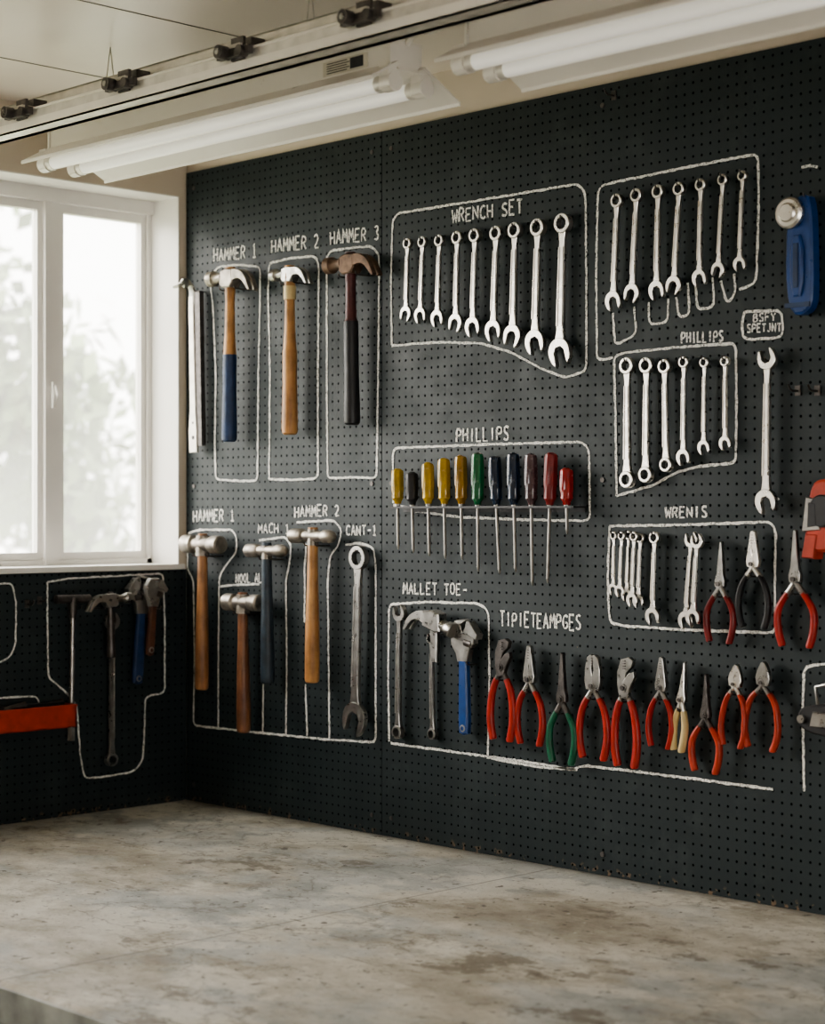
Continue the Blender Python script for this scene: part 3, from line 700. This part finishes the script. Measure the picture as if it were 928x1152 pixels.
for i in range(3):
    b = B(); b.box((xs[i]+(0.001 if i else 0), 0.0, 0.0), (xs[i+1]-0.001, 0.008, H), 'pegx'); b.obj('pegboard', smooth=False)
b = B(); b.box((-0.006, -2.6, 0.0), (0.0, -0.001, 0.552), 'pegy'); b.obj('pegboard_side_panel', smooth=False)
b = B()
for x in (0.03, 0.65, 0.71, 1.29, 1.87):
    for z in (0.04, 0.75, 1.46):
        b.tube([(x, -0.0002, z), (x, -0.0025, z)], 0.005, 'dark', 12)
b.obj('board_screws')

def window():
    b = B(); x0, x1 = -0.15, -0.11; k = 'winwhite'
    b.box((x0, WE, WB), (x1, WT, WB+0.012), k); b.box((x0, WE, WTOP-0.035), (x1+0.01, WT, WTOP), k)
    yr = onleft(166, 400, x1).y
    b.box((x0, yr, WB), (x1, WT, WTOP), k); b.box((x0, WE, WB), (x1, WE+0.04, WTOP), k)
    yl = onleft(54, 400, x1).y
    def sash(y0, y1, xa, xb, s=0.028):
        b.box((xa, y0, WB+0.012), (xb, y0+s, WTOP-0.035), k); b.box((xa, y1-s*0.5, WB+0.012), (xb, y1, WTOP-0.035), k)
        b.box((xa, y0+s, WB+0.012), (xb, y1-s*0.5, WB+0.03), k); b.box((xa, y0+s, WTOP-0.055), (xb, y1-s*0.5, WTOP-0.035), k)
        b.box(((xa+xb)/2-0.001, y0+s, WB+0.03), ((xa+xb)/2+0.001, y1-s*0.5, WTOP-0.055), 'glass')
    sash(yl+0.02, yr, -0.140, -0.118)
    b.box((x0, yl-0.01, WB), (-0.105, yl+0.028, WTOP-0.02), k)
    sash(yl-0.62, yl-0.01, -0.140, -0.118); b.box((x0, yl-0.66, WB), (-0.105, yl-0.62, WTOP-0.02), k)
    sash(yl-1.28, yl-0.66, -0.140, -0.118); b.box((x0, yl-1.32, WB), (-0.105, yl-1.28, WTOP-0.02), k)
    sash(WE+0.04, yl-1.32, -0.140, -0.118)
    b.box((-0.105, yl+0.004, 0.93), (-0.094, yl+0.016, 0.99), k); b.tube([(-0.096, yl+0.01, 0.935), (-0.085, yl+0.01, 0.96), (-0.096, yl+0.01, 0.985)], 0.003, k, 8)
    return b.obj('window_1', smooth=False)
window()
b = B(); b.box((-0.11, WE, WB-0.012), (0.004, WT+0.012, WB), 'winwhite'); b.obj('window_sill', smooth=False)
b = B(); b.box((-0.11, WT-0.003, WB), (-0.004, WT, WTOP), 'winwhite'); b.box((-0.11, WE, WTOP-0.003), (-0.004, WT, WTOP), 'winwhite'); b.obj('trim_1', smooth=False)

# workbench
b = B(); YE = -1.25
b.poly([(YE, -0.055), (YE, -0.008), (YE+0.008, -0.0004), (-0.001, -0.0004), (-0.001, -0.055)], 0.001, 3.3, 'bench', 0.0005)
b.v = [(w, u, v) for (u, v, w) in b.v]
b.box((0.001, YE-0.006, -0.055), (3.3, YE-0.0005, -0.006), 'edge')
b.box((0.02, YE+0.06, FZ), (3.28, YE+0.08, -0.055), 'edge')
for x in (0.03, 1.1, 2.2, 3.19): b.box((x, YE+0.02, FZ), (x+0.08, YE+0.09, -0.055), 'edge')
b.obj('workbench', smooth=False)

# ------------------------------------------------------------------ shop lights
def shoplight(x0, x1):
    b = B(); yc = -0.60; z0 = 1.412
    b.box((x0+0.02, yc-0.032, z0), (x1-0.02, yc+0.032, z0+0.045), 'white')
    def wing(pts):
        n = len(pts); vs = [(x0, y, z) for y, z in pts]+[(x1, y, z) for y, z in pts]
        b.add(vs, [(i, (i+1) % n, n+(i+1) % n, n+i) for i in range(n)]+[tuple(range(n))[::-1], tuple(range(n, 2*n))], 'white')
    wing([(yc-0.030, z0+0.010), (yc-0.088, z0-0.022), (yc-0.088, z0-0.028), (yc-0.085, z0-0.028), (yc-0.084, z0-0.023), (yc-0.028, z0+0.006)])
    wing([(yc+0.030, z0+0.010), (yc+0.115, z0-0.036), (yc+0.115, z0-0.042), (yc+0.112, z0-0.042), (yc+0.111, z0-0.037), (yc+0.028, z0+0.006)])
    wing([(yc-0.03, z0), (yc+0.03, z0), (yc+0.03, z0-0.003), (yc-0.03, z0-0.003)])
    for dy in (-0.036, 0.036):
        b.tube([(x0+0.03, yc+dy, z0-0.024), (x1-0.03, yc+dy, z0-0.024)], 0.0135, 'tube', 16)
        for xe, d in ((x0+0.004, 1), (x1-0.004, -1)):
            b.tube([(xe+d*0.022, yc+dy, z0-0.024), (xe+d*0.036, yc+dy, z0-0.024)], 0.0142, 'galv', 16)
            b.box((xe, yc+dy-0.013, z0-0.036), (xe+d*0.022, yc+dy+0.013, z0+0.004), 'white')
            b.tube([(xe-d*0.004, yc+dy, z0-0.024), (xe+d*0.02, yc+dy, z0-0.024)], 0.016, 'white', 16)
    for xe in (x0+0.015, x1-0.017): b.box((xe, yc-0.036, z0-0.004), (xe+0.004, yc+0.036, z0+0.048), 'white')
    b.box((x1-0.18, yc-0.0335, z0+0.012), (x1-0.07, yc-0.032, z0+0.036), 'label')
    for q in range(5): b.box((x1-0.17, yc-0.0340, z0+0.015+q*0.004), (x1-0.12+0.006*(q % 2), yc-0.0335, z0+0.0165+q*0.004), 'black')
    b.box((x1-0.112, yc-0.0340, z0+0.015), (x1-0.08, yc-0.0335, z0+0.033), 'black')
    for xh in (x0+0.18, x1-0.25):
        for dy in (-0.02, 0.02): b.tube([(xh, yc+dy, z0+0.045), (xh, yc, CZ)], 0.0012, 'galv', 6)
    return b.obj('fluorescent_shop_light')
shoplight(0.36, 1.385); shoplight(1.525, 2.60)
b = B()
pts = smoothpath([(1.375, -0.60, 1.455), (1.40, -0.60, 1.475), (1.43, -0.60, 1.462), (1.46, -0.60, 1.47), (1.49, -0.60, 1.50), (1.53, -0.60, 1.495), (1.56, -0.60, 1.458)], 2)
b.tube(pts, 0.0045, 'white', 8); b.obj('power_cord')

# garage door track with roller hangers
def track():
    b = B(); y0 = -0.775; z0 = 1.418; x0, x1 = 0.0, 3.2
    b.box((x0, y0, z0), (x1, y0+0.045, z0+0.003), 'galv'); b.box((x0, y0, z0), (x1, y0+0.003, z0+0.018), 'white')
    b.box((x0, y0+0.003, z0+0.0165), (x1, y0+0.034, z0+0.037), 'galv'); b.box((x0, y0+0.001, z0+0.034), (x1, y0+0.036, z0+0.038), 'white')
    b.box((x0, y0+0.03, z0), (x1, y0+0.045, z0+0.022), 'galv')
    b.box((x0, y0+0.05, z0+0.058), (x1, y0+0.055, z0+0.074), 'galv'); b.box((x0, y0+0.05, z0+0.072), (x1, y0+0.075, z0+0.075), 'galv')
    for x in (0.499, 0.831, 1.152, 1.459, 1.95, 2.6):
        b.box((x-0.016, y0-0.002, z0+0.020), (x+0.016, y0+0.004, z0+0.058), 'dark')
        b.box((x-0.042, y0-0.012, z0+0.024), (x+0.042, y0-0.002, z0+0.038), 'dark')
        b.box((x-0.034, y0-0.008, z0+0.040), (x+0.014, y0+0.02, z0+0.046), 'galv')
        b.tube([(x-0.022, y0-0.026, z0+0.034), (x-0.022, y0-0.002, z0+0.034)], 0.0115, 'dark', 16)
        b.tube([(x-0.022, y0-0.028, z0+0.034), (x-0.022, y0-0.026, z0+0.034)], 0.005, 'steel', 12)
        b.tube([(x+0.024, y0-0.020, z0+0.030), (x+0.024, y0-0.002, z0+0.030)], 0.009, 'dark', 12)
        b.box((x-0.010, y0+0.02, z0+0.036), (x+0.010, y0+0.054, z0+0.062), 'dark')
        if x > 1.5: b.box((x-0.006, y0+0.050, z0+0.060), (x+0.006, y0+0.053, CZ), 'galv')
    b.box((0.0, y0+0.045, z0+0.02), (0.006, y0+0.06, CZ), 'galv')
    return b.obj('garage_door_track')
track()

# ------------------------------------------------------------------ outside
b = B(); b.box((-40, -25, -1.1), (-0.16, 40, -1.0), 'grass'); b.obj('ground_outside', smooth=False)
def tree(x, y, h, r, n):
    b = B(); z = -1.0
    b.tube([(x, y, z), (x+0.1, y, z+h*0.4), (x, y+0.1, z+h*0.8)], [0.16, 0.11, 0.04], 'bark', 10, up=(0, 1, 0))
    cl = []
    for i in range(20):
        a = random.uniform(0, 6.28); rr = r*random.uniform(0.1, 0.9)
        c = (x+rr*math.cos(a), y+rr*math.sin(a), z+h*random.uniform(0.3, 0.98)); cl.append(c)
        b.tube([(x, y, z+h*0.35), c], [0.05, 0.015], 'bark', 6, up=(0.3, 1, 0.1))
    for i in range(n):
        c = random.choice(cl); s = random.uniform(0.06, 0.13)
        p = Vector(c)+Vector([random.gauss(0, 1) for _ in range(3)])*r*0.20
        a = Vector([random.gauss(0, 1) for _ in range(3)]).normalized(); t = a.cross(Vector((0.3, 0.5, 0.8))).normalized()
        b.add([p-a*s, p+t*s*0.5, p+a*s, p-t*s*0.5], [(0, 1, 2, 3)], 'leaf')
    return b.obj('tree', smooth=False)
tree(-7.4, 3.5, 4.6, 1.25, 4200); tree(-12.0, 7.6, 2.8, 1.2, 2200); tree(-13.0, 5.6, 5.0, 1.5, 3000)

# ------------------------------------------------------------------ light
w = bpy.data.worlds.new('overcast_sky'); S.world = w; w.use_nodes = True
bg = w.node_tree.nodes['Background']; bg.inputs[0].default_value = (1.0, 0.975, 0.94, 1); bg.inputs[1].default_value = 8.0
sun = bpy.data.lights.new('hazy_sun', 'SUN'); so = bpy.data.objects.new('hazy_sun', sun); S.collection.objects.link(so)
sun.energy = 4.5; sun.angle = math.radians(30); sun.color = (1.0, 0.94, 0.85)
so.rotation_euler = Vector((0.80, 0.48, -0.34)).to_track_quat('-Z', 'Y').to_euler()
so.location = (-3, -2, 3)
S.view_settings.view_transform = 'AgX'
S.view_settings.look = 'AgX - Medium High Contrast'
S.view_settings.exposure = -0.12
